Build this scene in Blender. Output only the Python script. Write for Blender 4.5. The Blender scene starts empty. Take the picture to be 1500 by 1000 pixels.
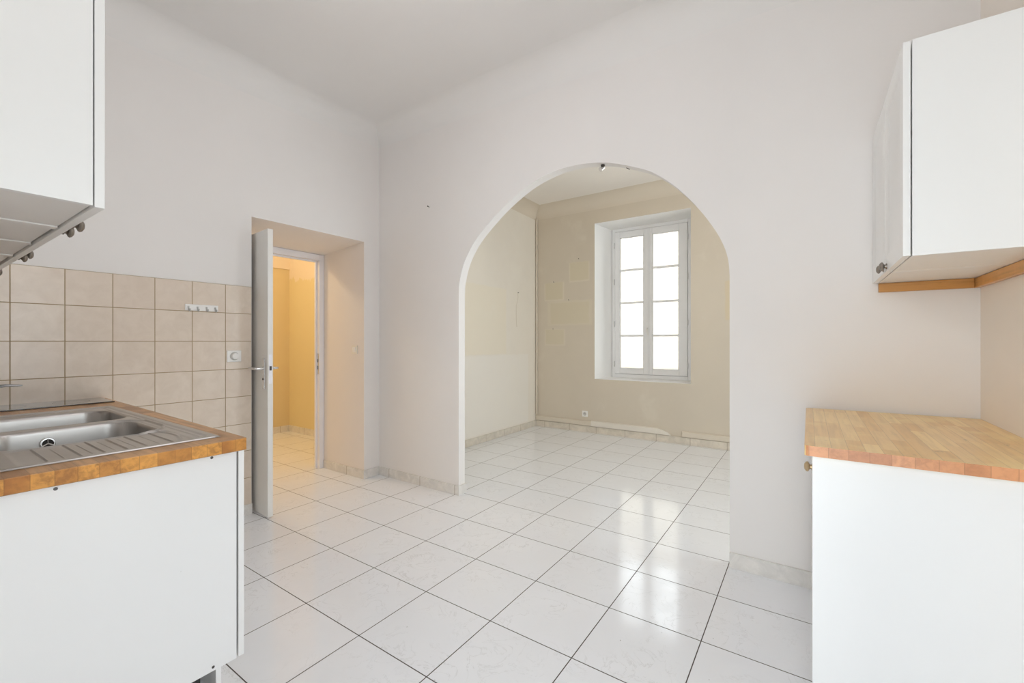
import bpy, bmesh, math, random
from mathutils import Vector, Matrix
random.seed(4)
sc = bpy.context.scene
C = sc.collection
PI = math.pi

# ------------------------------------------------------------------ materials
class NT:
    def __init__(s, name):
        s.m = bpy.data.materials.new(name); s.m.use_nodes = True
        s.t = s.m.node_tree; s.b = s.t.nodes['Principled BSDF']
        s.co = None
    def n(s, typ, **kw):
        nd = s.t.nodes.new(typ)
        for k, v in kw.items(): setattr(nd, k, v)
        return nd
    def put(s, sock, v):
        if v is None: return
        if isinstance(v, bpy.types.NodeSocket): s.t.links.new(v, sock)
        else:
            if isinstance(v, tuple) and len(v) == 3 and sock.type == 'RGBA': v = v + (1,)
            sock.default_value = v
    def math(s, op, a, b=None, c=None):
        nd = s.n('ShaderNodeMath', operation=op)
        for i, v in enumerate((a, b, c)): s.put(nd.inputs[i], v)
        return nd.outputs[0]
    def xyz(s):
        if s.co is None:
            tc = s.n('ShaderNodeTexCoord'); sp = s.n('ShaderNodeSeparateXYZ')
            s.t.links.new(tc.outputs['Object'], sp.inputs[0])
            s.co = (tc.outputs['Object'], sp.outputs[0], sp.outputs[1], sp.outputs[2])
        return s.co
    def vec(s, x, y, z=0.0):
        nd = s.n('ShaderNodeCombineXYZ')
        for i, v in enumerate((x, y, z)): s.put(nd.inputs[i], v)
        return nd.outputs[0]
    def noise(s, v, scale, detail=3, rough=.5, dist=0.0):
        nd = s.n('ShaderNodeTexNoise'); s.put(nd.inputs['Vector'], v)
        nd.inputs['Scale'].default_value = scale; nd.inputs['Detail'].default_value = detail
        nd.inputs['Roughness'].default_value = rough; nd.inputs['Distortion'].default_value = dist
        return nd.outputs[0]
    def white(s, v):
        nd = s.n('ShaderNodeTexWhiteNoise', noise_dimensions='3D'); s.put(nd.inputs['Vector'], v)
        return nd.outputs['Value']
    def mix(s, f, a, b, mode='MIX'):
        nd = s.n('ShaderNodeMix', data_type='RGBA', blend_type=mode)
        s.put(nd.inputs[0], f); s.put(nd.inputs[6], a); s.put(nd.inputs[7], b)
        return nd.outputs[2]
    def ramp(s, v, stops):
        nd = s.n('ShaderNodeValToRGB'); s.put(nd.inputs[0], v)
        e = nd.color_ramp.elements
        while len(e) < len(stops): e.new(.5)
        for k, (p, c) in enumerate(stops):
            e[k].position = p; e[k].color = tuple(c) + (1,) if len(c) == 3 else c
        return nd.outputs[0]
    def smooth(s, v, a, b, lo=0.0, hi=1.0):
        nd = s.n('ShaderNodeMapRange', interpolation_type='SMOOTHSTEP')
        s.put(nd.inputs[0], v)
        for i, q in enumerate((a, b, lo, hi)): nd.inputs[i+1].default_value = q
        return nd.outputs[0]
    def bump(s, h, strength=.2, dist=.002):
        nd = s.n('ShaderNodeBump'); s.put(nd.inputs['Height'], h)
        nd.inputs['Strength'].default_value = strength; nd.inputs['Distance'].default_value = dist
        s.t.links.new(nd.outputs[0], s.b.inputs['Normal'])
    def rect(s, u, v, u0, u1, v0, v1, e=.006):
        a = s.math('MULTIPLY', s.smooth(u, u0-e, u0+e), s.smooth(u, u1-e, u1+e, 1.0, 0.0))
        b = s.math('MULTIPLY', s.smooth(v, v0-e, v0+e), s.smooth(v, v1-e, v1+e, 1.0, 0.0))
        return s.math('MULTIPLY', a, b)
    def done(s, col=None, rough=.5, metal=0.0, coat=0.0, spec=None):
        s.put(s.b.inputs['Base Color'], col); s.put(s.b.inputs['Roughness'], rough)
        s.b.inputs['Metallic'].default_value = metal
        s.b.inputs['Coat Weight'].default_value = coat
        if spec is not None: s.b.inputs['Specular IOR Level'].default_value = spec
        return s.m

def simple(name, col, rough=.5, metal=0.0, bump=0.0, bscale=40, coat=0.0, spec=None, var=.03):
    n = NT(name); p = n.xyz()[0]
    nz = n.noise(p, bscale*.1, 4, .6)
    lo = tuple(max(0, c*(1-var)) for c in col); hi = tuple(min(1, c*(1+var)) for c in col)
    c = n.ramp(nz, [(.3, lo), (.7, hi)])
    if bump: n.bump(n.noise(p, bscale, 3, .6), bump, .001)
    return n.done(c, rough, metal, coat, spec)

def plaster(name, col, patches=(), axis='x', extra=None, rough=.75, var=.02, big=.9):
    n = NT(name); p, x, y, z = n.xyz()
    nz = n.noise(p, big, 4, .6)
    lo = tuple(c*(1-var) for c in col); hi = tuple(min(1, c*(1+var)) for c in col)
    c = n.ramp(nz, [(.3, lo), (.7, hi)])
    u = x if axis == 'x' else y
    w = n.noise(p, 6, 2)
    uu = n.math('ADD', u, n.math('MULTIPLY', n.math('SUBTRACT', w, .5), .02))
    zz = n.math('ADD', z, n.math('MULTIPLY', n.math('SUBTRACT', n.noise(p, 7.3, 2), .5), .02))
    for (u0, u1, v0, v1, pc, f, e) in patches:
        c = n.mix(n.math('MULTIPLY', n.rect(uu, zz, u0, u1, v0, v1, e), f), c, pc)
    if extra: c = extra(n, c, x, y, z, uu, zz)
    h = n.math('ADD', n.math('MULTIPLY', n.noise(p, 3, 3), 1.0), n.math('MULTIPLY', n.noise(p, 60, 3), .12))
    n.bump(h, .25, .006)
    return n.done(c, rough, spec=.25)

WHITE = (.815, .79, .772)
M = {}
M['paint'] = plaster('kitchen_wall_paint', WHITE)
M['paint_warm_bounce'] = plaster('right_wall_bounce_tint', (.84, .785, .72))  # wall colour warmed to hold the glow bounced off the wooden top
M['ceil'] = plaster('ceiling_paint', (.80, .785, .77))
M['reveal'] = plaster('doorway_plaster', (.84, .79, .755))
CREAM = (.67, .60, .50)
def cracks(n, c, x, y, z, uu, zz):
    # water stain and hairline crack under the window side
    g = n.noise(n.vec(x, 0.0, z), 1.6, 5, .65)
    return n.mix(n.smooth(g, .56, .72, 0.0, .35), c, (.76, .70, .60))
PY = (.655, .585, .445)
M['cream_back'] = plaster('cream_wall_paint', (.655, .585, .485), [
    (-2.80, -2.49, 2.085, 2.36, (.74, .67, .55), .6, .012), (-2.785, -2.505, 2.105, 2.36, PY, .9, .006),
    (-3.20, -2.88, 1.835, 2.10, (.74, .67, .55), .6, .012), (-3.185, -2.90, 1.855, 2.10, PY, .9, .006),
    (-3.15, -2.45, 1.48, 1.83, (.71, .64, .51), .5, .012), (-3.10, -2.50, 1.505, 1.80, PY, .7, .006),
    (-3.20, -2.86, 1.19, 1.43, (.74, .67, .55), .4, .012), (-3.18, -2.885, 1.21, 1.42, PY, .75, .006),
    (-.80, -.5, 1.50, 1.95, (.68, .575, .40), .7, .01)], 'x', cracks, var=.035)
def sidefade(n, c, x, y, z, uu, zz):
    g = n.noise(n.vec(0.0, y, z), 1.3, 5, .65)
    return n.mix(n.smooth(g, .5, .72, 0.0, .5), c, (.82, .78, .70))
M['cream_side'] = plaster('cream_side_wall_paint', (.79, .74, .66), [
    (2.0, 4.75, 1.085, 1.95, (.81, .745, .62), .75, .015), (2.0, 5.3, .1, 1.07, (.82, .79, .74), .6, .02)], 'y', sidefade, var=.03)
M['trim_cream'] = plaster('trunking_plaster', (.69, .62, .52))
M['ceil_far'] = plaster('far_ceiling_paint', (.85, .81, .76))
M['ledge'] = plaster('ledge_patch_plaster', (.77, .72, .645))
M['fresh_plaster'] = plaster('fresh_plaster', (.90, .89, .875))
def hall_edge(n, c, x, y, z, uu, zz):
    w = n.noise(n.vec(x, y, 0.0), 9, 4, .7)
    e = n.math('ADD', z, n.math('MULTIPLY', n.math('SUBTRACT', w, .5), .35))
    return n.mix(n.smooth(e, 2.09, 2.11), c, (.84, .74, .60))
M['hall'] = plaster('hall_yellow_paint', (.78, .68, .42), (), 'x', hall_edge)
def hall_edge2(n, c, x, y, z, uu, zz):
    return n.mix(n.smooth(z, 2.245, 2.255), c, (.84, .74, .60))
M['hall_far'] = plaster('hall_far_paint', (.74, .62, .38), (), 'y', hall_edge2)

# floor tiles -----------------------------------------------------------
TX, TY = .40267, .39264
def floor_mat():
    n = NT('white_marbled_floor_tile'); p, x, y, z = n.xyz()
    fx = n.math('DIVIDE', n.math('SUBTRACT', x, -2.385 - 20*TX), TX)
    fy = n.math('DIVIDE', n.math('SUBTRACT', y, 1.155 - 20*TY), TY)
    ix, iy = n.math('FLOOR', fx), n.math('FLOOR', fy)
    rx, ry = n.math('FRACT', fx), n.math('FRACT', fy)
    dx = n.math('MULTIPLY', n.math('MINIMUM', rx, n.math('SUBTRACT', 1.0, rx)), TX)
    dy = n.math('MULTIPLY', n.math('MINIMUM', ry, n.math('SUBTRACT', 1.0, ry)), TY)
    d = n.math('MINIMUM', dx, dy)
    grout = n.smooth(d, .0015, .0027, 1.0, 0.0)
    r = n.white(n.vec(ix, iy, 1.0))
    off = n.vec(n.math('MULTIPLY', r, 31.0), n.math('MULTIPLY', n.white(n.vec(ix, iy, 5.0)), 17.0), 0.0)
    va = n.n('ShaderNodeVectorMath', operation='ADD'); n.put(va.inputs[0], p); n.put(va.inputs[1], off)
    q = va.outputs[0]
    v1 = n.noise(q, 7, 6, .62, 1.2)
    vein = n.smooth(n.math('ABSOLUTE', n.math('SUBTRACT', v1, .5)), 0.0, .018, 1.0, 0.0)
    blot = n.noise(q, 3.2, 4, .6, .5)
    vein = n.math('MULTIPLY', vein, n.smooth(blot, .40, .62, 0.0, .30))
    base = n.ramp(blot, [(.3, (.86, .88, .92)), (.7, (.89, .91, .95))])
    base = n.mix(n.math('MULTIPLY', r, .10), base, (.74, .75, .76))
    base = n.mix(vein, base, (.50, .51, .51))
    sp = n.smooth(n.noise(p, 47, 1, .3), .815, .83, 0.0, .5)
    base = n.mix(sp, base, (.25, .22, .2))
    col = n.mix(grout, base, (.06, .05, .045))
    rough = n.math('ADD', n.math('MULTIPLY', grout, .6), n.smooth(n.noise(p, 12, 3, .6), .3, .75, .09, .17))
    # each tile lies slightly out of plane
    tilt = n.math('ADD', n.math('MULTIPLY', n.math('MULTIPLY', n.math('SUBTRACT', r, .5), rx), .55),
                  n.math('MULTIPLY', n.math('MULTIPLY', n.math('SUBTRACT', n.white(n.vec(ix, iy, 9.0)), .5), ry), .55))
    h = n.math('ADD', n.math('MULTIPLY', n.noise(p, 9, 2, .5), .35), tilt)
    h = n.math('SUBTRACT', h, n.math('MULTIPLY', grout, .6))
    n.bump(h, .35, .0022)
    return n.done(col, rough, spec=.5)
M['floor'] = floor_mat()

def base_tile(name, axis, phase, tint=(.75, .725, .69)):
    n = NT(name); p, x, y, z = n.xyz()
    u = x if axis == 'x' else y
    P_ = TX if axis == 'x' else TY
    f = n.math('DIVIDE', n.math('SUBTRACT', u, phase - 20*P_), P_)
    r = n.math('FRACT', f)
    d = n.math('MULTIPLY', n.math('MINIMUM', r, n.math('SUBTRACT', 1.0, r)), P_)
    g = n.smooth(d, .002, .004, .65, 0.0)
    v = n.noise(p, 9, 6, .65, 1.0)
    c = n.ramp(v, [(.35, tuple(q*.90 for q in tint)), (.65, tuple(min(1, q*1.08) for q in tint))])
    c = n.mix(g, c, (.30, .22, .14))
    return n.done(c, .3, spec=.4)
M['bb_x'] = base_tile('skirting_tile', 'x', -2.385)
M['bb_y'] = base_tile('skirting_tile_side', 'y', 1.155)
M['bb_cream'] = base_tile('skirting_tile_aged', 'x', -2.385, (.70, .635, .545))
M['bb_cream_y'] = base_tile('skirting_tile_aged_side', 'y', 1.155, (.66, .61, .53))

def wall_tile():
    n = NT('beige_wall_tile'); p, x, y, z = n.xyz(); S = .1967
    fy = n.math('DIVIDE', n.math('SUBTRACT', y, .377 - 20*S), S)
    fz = n.math('DIVIDE', n.math('SUBTRACT', z, 1.645 - 20*S), S)
    ry, rz = n.math('FRACT', fy), n.math('FRACT', fz)
    d = n.math('MULTIPLY', n.math('MINIMUM', n.math('MINIMUM', ry, n.math('SUBTRACT', 1.0, ry)),
               n.math('MINIMUM', rz, n.math('SUBTRACT', 1.0, rz))), S)
    g = n.smooth(d, .0014, .0028, 1.0, 0.0)
    iy, iz = n.math('FLOOR', fy), n.math('FLOOR', fz)
    r = n.white(n.vec(iy, iz, 3.0))
    va = n.n('ShaderNodeVectorMath', operation='ADD'); n.put(va.inputs[0], p)
    n.put(va.inputs[1], n.vec(n.math('MULTIPLY', r, 9.0), n.math('MULTIPLY', r, 23.0), 0.0))
    nz = n.noise(va.outputs[0], 11, 5, .65, .6)
    c = n.ramp(nz, [(.3, (.70, .60, .50)), (.7, (.78, .685, .585))])
    c = n.mix(n.math('MULTIPLY', r, .25), c, (.70, .57, .47))
    c = n.mix(g, c, (.36, .26, .14))
    tilt = n.math('MULTIPLY', n.math('SUBTRACT', r, .5), n.math('ADD', ry, rz))
    h = n.math('ADD', n.math('MULTIPLY', n.noise(p, 14, 3, .6), .6), n.math('MULTIPLY', tilt, .5))
    h = n.math('SUBTRACT', h, g)
    n.bump(h, .4, .0025)
    return n.done(c, n.math('ADD', .2, n.math('MULTIPLY', g, .5)), spec=.5)
M['wtile'] = wall_tile()

def butcher(name, along, light, dark, w=.042, L=.34, rough=.32, seed=0):
    n = NT(name); p, x, y, z = n.xyz()
    a, b = (x, y) if along == 'x' else (y, x)
    fb = n.math('DIVIDE', n.math('ADD', b, 20.0+seed), w); ib = n.math('FLOOR', fb)
    r0 = n.white(n.vec(ib, 2.0, seed*1.0))
    fa = n.math('ADD', n.math('DIVIDE', n.math('ADD', a, 20.0), L), n.math('MULTIPLY', r0, 7.3)); ia = n.math('FLOOR', fa)
    r = n.white(n.vec(ia, ib, seed*1.0))
    # grain stretched along the stave
    ga = n.math('MULTIPLY', a, 3.0); gb = n.math('MULTIPLY', b, 60.0); gz = n.math('MULTIPLY', z, 60.0)
    g = n.noise(n.vec(n.math('ADD', ga, n.math('MULTIPLY', r, 40.0)), gb, gz), 1.0, 5, .65, .4)
    mid = tuple((l+d)/2 for l, d in zip(light, dark))
    c = n.ramp(r, [(0.0, dark), (.35, mid), (.7, light), (1.0, tuple(min(1, q*1.12) for q in light))])
    c = n.mix(n.smooth(g, .38, .68, 0.0, .55 if seed != 3 else .32), c, tuple(q*.62 for q in dark))
    blot = n.noise(p, 13, 4, .7)
    c = n.mix(n.smooth(blot, .64, .72, 0.0, .7), c, tuple(q*.3 for q in dark))
    pale = n.noise(p, 5, 4, .6)
    c = n.mix(n.smooth(pale, .45, .70, 0.0, .6), c, tuple(min(1, q*1.2) for q in light))
    rb = n.math('FRACT', fb)
    d = n.math('MULTIPLY', n.math('MINIMUM', rb, n.math('SUBTRACT', 1.0, rb)), w)
    c = n.mix(n.smooth(d, .0003, .0010, .45, 0.0), c, tuple(q*.35 for q in dark))
    n.bump(g, .15, .001)
    return n.done(c, rough, spec=.5)
M['wood_left'] = butcher('oiled_butcher_block', 'x', (.56, .31, .13), (.36, .17, .06), seed=1)
M['wood_left_edge'] = butcher('butcher_block_end', 'x', (.68, .31, .055), (.38, .13, .018), seed=1, rough=.5)
M['wood_right'] = butcher('pale_butcher_block', 'y', (.93, .66, .32), (.83, .52, .19), seed=3, rough=.28)
M['wood_right_edge'] = butcher('butcher_block_trimmed_end', 'y', (.66, .31, .15), (.52, .22, .10), seed=3, w=.05)
M['wood_batten'] = butcher('oak_batten', 'x', (.66, .34, .10), (.54, .26, .07), w=.2, L=3, seed=5)

M['lacquer'] = simple('white_lacquer', (.86, .86, .85), .33, bump=.02, bscale=6, var=.008)
M['carcass'] = simple('white_melamine', (.84, .82, .79), .42, var=.01)
def worn():
    n = NT('scuffed_white_lacquer'); p = n.xyz()[0]
    c = n.mix(n.smooth(n.noise(p, 11, 5, .7, .4), .70, .76, 0.0, .30), (.86, .86, .86), (.70, .66, .56))
    c = n.mix(n.smooth(n.noise(p, 60, 2, .5), .80, .83, 0.0, .5), c, (.40, .38, .34))
    return n.done(c, .33)
M['lacquer_worn'] = worn()
M['gap'] = simple('shadow_gap_seal', (.20, .19, .18), .8)
M['doorpaint'] = simple('grey_white_door_paint', (.80, .79, .76), .38, bump=.05, bscale=30, var=.02)
M['framepaint'] = simple('gloss_frame_paint', (.87, .87, .92), .3, bump=.04, bscale=30, var=.02)
M['winpaint'] = simple('white_window_joinery', (.87, .87, .88), .35, var=.015)
M['plastic'] = simple('white_plastic', (.85, .84, .82), .3, var=.01)
M['plastic_cream'] = simple('cream_plastic', (.82, .78, .70), .35, var=.01)
M['black_plastic'] = simple('black_plastic', (.02, .02, .02), .4)
M['chrome'] = simple('brushed_chrome', (.72, .72, .72), .18, 1.0, var=.02)
M['chrome_dark'] = simple('dark_reflecting_chrome', (.38, .39, .40), .25, 1.0, var=.05)  # the tap's dark reflections are put into this darker chrome colour
M['hinge_grey'] = simple('hinge_cap', (.62, .62, .62), .4, var=.02)
M['dark_hole'] = simple('dark_opening', (.02, .018, .015), .6)
M['pewter'] = simple('aged_pewter', (.30, .27, .24), .38, 1.0, bump=.5, bscale=120, var=.25)
M['brass'] = simple('dull_brass', (.55, .42, .26), .4, .7, bump=.3, bscale=100, var=.2)
M['steel_dark'] = simple('dark_steel', (.10, .09, .085), .45, .8)
M['facade'] = plaster('ochre_facade_render', (.46, .41, .34), [(-9, 0, 3.4, 4.6, (.42, .33, .24), .7, .2), (-9, 4, -4, -.2, (.44, .35, .27), .7, .3)])
def steel():
    n = NT('stainless_sink_steel'); p, x, y, z = n.xyz()
    g = n.noise(n.vec(n.math('MULTIPLY', x, 30.0), n.math('MULTIPLY', y, 30.0), n.math('MULTIPLY', z, 30.0)), 1.0, 4, .6)
    c = n.ramp(n.noise(p, 5, 3), [(.3, (.50, .485, .47)), (.7, (.57, .555, .54))])
    return n.done(c, .36, 1.0)
M['steel'] = steel()
def glasshob():
    n = NT('black_ceramic_glass'); p = n.xyz()[0]
    c = n.ramp(n.noise(p, 40, 2), [(.4, (.015, .014, .013)), (.6, (.03, .027, .025))])
    return n.done(c, .05, spec=1.0, coat=.6)
M['hob'] = glasshob()
def glass():
    m = bpy.data.materials.new('window_glass'); m.use_nodes = True; t = m.node_tree
    t.nodes.remove(t.nodes['Principled BSDF'])
    tr = t.nodes.new('ShaderNodeBsdfTransparent'); tr.inputs[0].default_value = (.93, .94, .93, 1)
    gl = t.nodes.new('ShaderNodeBsdfGlossy'); gl.inputs['Roughness'].default_value = .02
    fr = t.nodes.new('ShaderNodeFresnel'); fr.inputs[0].default_value = 1.45
    nz = t.nodes.new('ShaderNodeTexNoise'); nz.inputs['Scale'].default_value = 2
    mp = t.nodes.new('ShaderNodeMapRange'); mp.inputs[3].default_value = .02; mp.inputs[4].default_value = .04
    t.links.new(nz.outputs[0], mp.inputs[0]); t.links.new(mp.outputs[0], gl.inputs['Roughness'])
    mx = t.nodes.new('ShaderNodeMixShader')
    t.links.new(fr.outputs[0], mx.inputs[0]); t.links.new(tr.outputs[0], mx.inputs[1]); t.links.new(gl.outputs[0], mx.inputs[2])
    t.links.new(mx.outputs[0], t.nodes['Material Output'].inputs[0])
    return m
M['glass'] = glass()

# ------------------------------------------------------------------ mesh helpers
def add_box(bm, x0, x1, y0, y1, z0, z1):
    vs = [bm.verts.new((x, y, z)) for x in (x0, x1) for y in (y0, y1) for z in (z0, z1)]
    for f in ((0,1,3,2), (4,6,7,5), (0,4,5,1), (2,3,7,6), (0,2,6,4), (1,5,7,3)):
        bm.faces.new([vs[i] for i in f])
def add_prism(bm, pts, axis, a, b):
    """pts: 2D outline in the other two axes (in x,y,z order); extruded along axis from a to b."""
    def mk(p, q):
        v = [p[0], p[1]]; v.insert(axis, q); return bm.verts.new(v)
    A = [mk(p, a) for p in pts]; B = [mk(p, b) for p in pts]; n = len(pts)
    bm.faces.new(A); bm.faces.new(B[::-1])
    for i in range(n): bm.faces.new((A[i], B[i], B[(i+1) % n], A[(i+1) % n]))
def add_tube(bm, pts, radii, seg=14, caps=True):
    pts = [Vector(p) for p in pts]; rings = []
    if not hasattr(radii, '__len__'): radii = [radii]*len(pts)
    up = None
    for i, p in enumerate(pts):
        d = (pts[min(i+1, len(pts)-1)] - pts[max(i-1, 0)]).normalized()
        if up is None:
            up = Vector((0, 0, 1)) if abs(d.z) < .9 else Vector((1, 0, 0))
        a = d.cross(up).normalized(); b = a.cross(d).normalized(); up = b
        r = radii[i]; ra, rb = r if hasattr(r, '__len__') else (r, r)
        rings.append([bm.verts.new(p + a*ra*math.cos(2*PI*k/seg) + b*rb*math.sin(2*PI*k/seg)) for k in range(seg)])
    for r0, r1 in zip(rings, rings[1:]):
        for k in range(seg): bm.faces.new((r0[k], r0[(k+1) % seg], r1[(k+1) % seg], r1[k]))
    if caps: bm.faces.new(rings[0][::-1]); bm.faces.new(rings[-1])
def recalc(bm): bmesh.ops.recalc_face_normals(bm, faces=bm.faces)
def obj(name, bm, mat, parent=None, bevel=0.0, smooth=False, seg=2, kind=None):
    recalc(bm)
    me = bpy.data.meshes.new(name); bm.to_mesh(me); bm.free()
    o = bpy.data.objects.new(name, me); C.objects.link(o)
    for m_ in (mat if isinstance(mat, (list, tuple)) else [mat]): me.materials.append(m_)
    if smooth:
        for p in me.polygons: p.use_smooth = True
        try: me.set_sharp_from_angle(angle=math.radians(40))
        except Exception: pass
    if bevel:
        md = o.modifiers.new('edge', 'BEVEL'); md.width = bevel; md.segments = seg; md.limit_method = 'ANGLE'; md.angle_limit = math.radians(40)
        if not smooth:
            for p in me.polygons: p.use_smooth = True
            try: me.set_sharp_from_angle(angle=math.radians(35))
            except Exception: pass
            md.harden_normals = True
    if parent is not None: o.parent = parent
    if kind: o['kind'] = kind
    return o
def box(name, b, mat, parent=None, bevel=0.0, kind=None):
    bm = bmesh.new(); add_box(bm, *b); return obj(name, bm, mat, parent, bevel, kind=kind)
def thing(name, label, cat, loc=(0,0,0), rz=0, group=None, kind=None):
    o = bpy.data.objects.new(name, None); C.objects.link(o); o.empty_display_size = .1
    o.location = loc; o.rotation_euler = (0, 0, rz)
    if kind: o['kind'] = kind
    else: o['label'] = label; o['category'] = cat
    if group: o['group'] = group
    return o
def tag(o, label, cat, group=None):
    o['label'] = label; o['category'] = cat
    if group: o['group'] = group
    return o
def struct(name, bm, mat, bevel=0.0, parent=None):
    return obj(name, bm, mat, parent, bevel, kind='structure')

# ------------------------------------------------------------------ the setting
XL, XR = -3.345, .607           # left and right walls
YA, YB = 2.668, 2.745           # the two faces of the arched partition
YW = 5.522                      # far wall of the second room
XF = 2.60                      # right wall of the far room
ZC = 3.20                       # ceiling
YR = -.055                      # wall behind the sink run
XH = -4.06                      # hall side of the thick left wall

bm = bmesh.new(); add_box(bm, -6.1, XR+.3, -.75, YB, -.06, 0.0); add_box(bm, -6.1, XF+.1, YB, 6.05, -.06, 0.0); struct('floor', bm, M['floor'])
bm = bmesh.new(); add_box(bm, -6.2, XR+.3, -.85, YB, ZC, ZC+.1); add_box(bm, -6.2, XF+.2, YB, 6.1, ZC, ZC+.1); cl = struct('ceiling', bm, [M['ceil'], M['ceil_far']])
for p in cl.data.polygons:
    if p.center.y > YB+.5 and p.center.x < 3 and p.index >= 6: p.material_index = 1

# thick left wall with the doorway (kitchen stretch)
bm = bmesh.new()
add_box(bm, XH, XL, YR-.2, 1.534, 0, ZC); add_box(bm, XH, XL, 2.502, YA+.04, 0, ZC)
add_prism(bm, [(XH, 2.105), (-3.975, 2.105), (XL, 2.158), (XL, ZC), (XH, ZC)], 1, 1.534, 2.502)
bm_ = None
wl = struct('wall_left', bm, [M['paint'], M['reveal']])
for p in wl.data.polygons:
    c = p.center
    if (abs(c.y-1.534) < .001 or abs(c.y-2.502) < .001) and c.z < 2.9 and abs(p.normal.y) > .9: p.material_index = 1
    if p.normal.z < -.8 and 2.0 < c.z < 2.3: p.material_index = 1
    if abs(c.x-XH) < .001: p.material_index = 1
bm = bmesh.new(); add_box(bm, XH, XL, YA+.04, YW+.5, 0, ZC)
struct('wall_left_far', bm, M['cream_side'])
bm = bmesh.new(); add_box(bm, XL, XL+.006, YR, 1.530, .075, 1.645)
t_ = struct('wall_tiling', bm, M['wtile'], parent=wl)

# arched partition
arch = [(-2.352, 0), (-2.352, 1.60), (-2.349, 1.665), (-2.340, 1.74), (-2.290, 1.888), (-2.179, 2.045), (-1.995, 2.20), (-1.835, 2.305),
        (-1.659, 2.390), (-1.470, 2.437), (-1.316, 2.444), (-1.17, 2.428), (-1.029, 2.392), (-.84, 2.311), (-.753, 2.255),
        (-.669, 2.183), (-.588, 2.095), (-.510, 1.994), (-.435, 1.875), (-.391, 1.780), (-.370, 1.70), (-.3635, 1.62), (-.363, 1.58), (-.363, 0)]
def catmull(P, k=5):
    out = []
    for i in range(len(P)-1):
        p0, p1, p2, p3 = P[max(i-1, 0)], P[i], P[i+1], P[min(i+2, len(P)-1)]
        for j in range(k):
            t = j/k
            out.append(tuple(.5*((2*p1[a]) + (-p0[a]+p2[a])*t + (2*p0[a]-5*p1[a]+4*p2[a]-p3[a])*t*t + (-p0[a]+3*p1[a]-3*p2[a]+p3[a])*t**3) for a in (0, 1)))
    out = out + [P[-1]]; r = [out[0]]
    for q in out[1:]: r.append((max(q[0], r[-1][0]+.0001), q[1]))
    return r
curve = [arch[0]] + catmull(arch[1:-1]) + [arch[-1]]
bm = bmesh.new()
xj0, xj1 = curve[0][0], curve[-1][0]
V_ = {}
def av(x, y, z):
    k = (round(x, 5), round(y, 5), round(z, 5))
    if k not in V_: V_[k] = bm.verts.new(k)
    return V_[k]
def aq(*p):
    f = []
    for q in p:
        v = av(*q)
        if v not in f: f.append(v)
    if len(f) > 2 and bm.faces.get(f) is None: bm.faces.new(f)
for y in (YA, YB):
    aq((XL, y, 0), (xj0, y, 0), (xj0, y, curve[1][1]), (xj0, y, ZC), (XL, y, ZC))
    aq((xj1, y, 0), (XF, y, 0), (XF, y, ZC), (xj1, y, ZC), (xj1, y, curve[-2][1]))
    for a, b in zip(curve[1:-2], curve[2:-1]):
        aq((a[0], y, a[1]), (b[0], y, b[1]), (b[0], y, ZC), (a[0], y, ZC))
for a, b in zip(curve, curve[1:]):
    aq((a[0], YA, a[1]), (b[0], YA, b[1]), (b[0], YB, b[1]), (a[0], YB, a[1]))
for x in (XL, XF): aq((x, YA, 0), (x, YB, 0), (x, YB, ZC), (x, YA, ZC))
wa = struct('wall_arch', bm, [M['paint'], M['cream_side']])
for p in wa.data.polygons:
    if p.center.y > YB-.001: p.material_index = 1
# right wall, both rooms
W4 = (.16, 1.28, .02, 2.34)      # unseen glazed opening, added beside the camera to even the kitchen light
bm = bmesh.new(); add_box(bm, XR, XR+.30, -.75, W4[0], 0, ZC); add_box(bm, XR, XR+.30, W4[1], YA, 0, ZC)
add_box(bm, XR, XR+.30, W4[0], W4[1], W4[3], ZC); add_box(bm, XR, XR+.30, W4[0], W4[1], 0, W4[2])
struct('wall_right', bm, M['paint_warm_bounce'])
W5 = (3.05, 5.25, .10, 2.90)  # unseen opening, added to light the far room's side wall
bm = bmesh.new(); add_box(bm, XF, XF+.12, YB, W5[0], 0, ZC); add_box(bm, XF, XF+.12, W5[1], YW+.5, 0, ZC)
add_box(bm, XF, XF+.12, W5[0], W5[1], 0, W5[2]); add_box(bm, XF, XF+.12, W5[0], W5[1], W5[3], ZC); struct('wall_right_far', bm, M['cream_side'])
# far wall with splayed window recess
WX0, WX1, WZ0, WZ1 = -2.413, -1.172, .739, 2.858
W3 = (.10, 2.10)  # second opening out of view, added to brighten the far room
FX0, FX1, FZ0, FZ1, FY = -2.345, -1.262, .739, 2.858, 5.985
bm = bmesh.new()
for pts, z0, z1 in (([(XL, YW), (WX0, YW), (FX0, FY+.09), (XL, FY+.09)], 0, ZC),
                    ([(WX1, YW), (W3[0], YW), (W3[0], FY+.09), (FX1, FY+.09)], 0, ZC),
                    ([(W3[0], YW), (W3[1], YW), (W3[1], FY+.09), (W3[0], FY+.09)], 0, WZ0),
                    ([(W3[0], YW), (W3[1], YW), (W3[1], FY+.09), (W3[0], FY+.09)], WZ1, ZC),
                    ([(W3[1], YW), (XF, YW), (XF, FY+.09), (W3[1], FY+.09)], 0, ZC),
                    ([(WX0, YW), (WX1, YW), (FX1, FY+.09), (FX0, FY+.09)], 0, WZ0),
                    ([(WX0, YW), (WX1, YW), (FX1, FY+.09), (FX0, FY+.09)], WZ1, ZC)):
    add_prism(bm, pts, 2, z0, z1)
wb = struct('wall_back', bm, [M['cream_back'], M['fresh_plaster']])
for p in wb.data.polygons:
    c = p.center
    if abs(p.normal.y) < .5 and WX0-.05 < c.x < WX1+.05 and YW+.01 < c.y < FY+.08: p.material_index = 1
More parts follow.
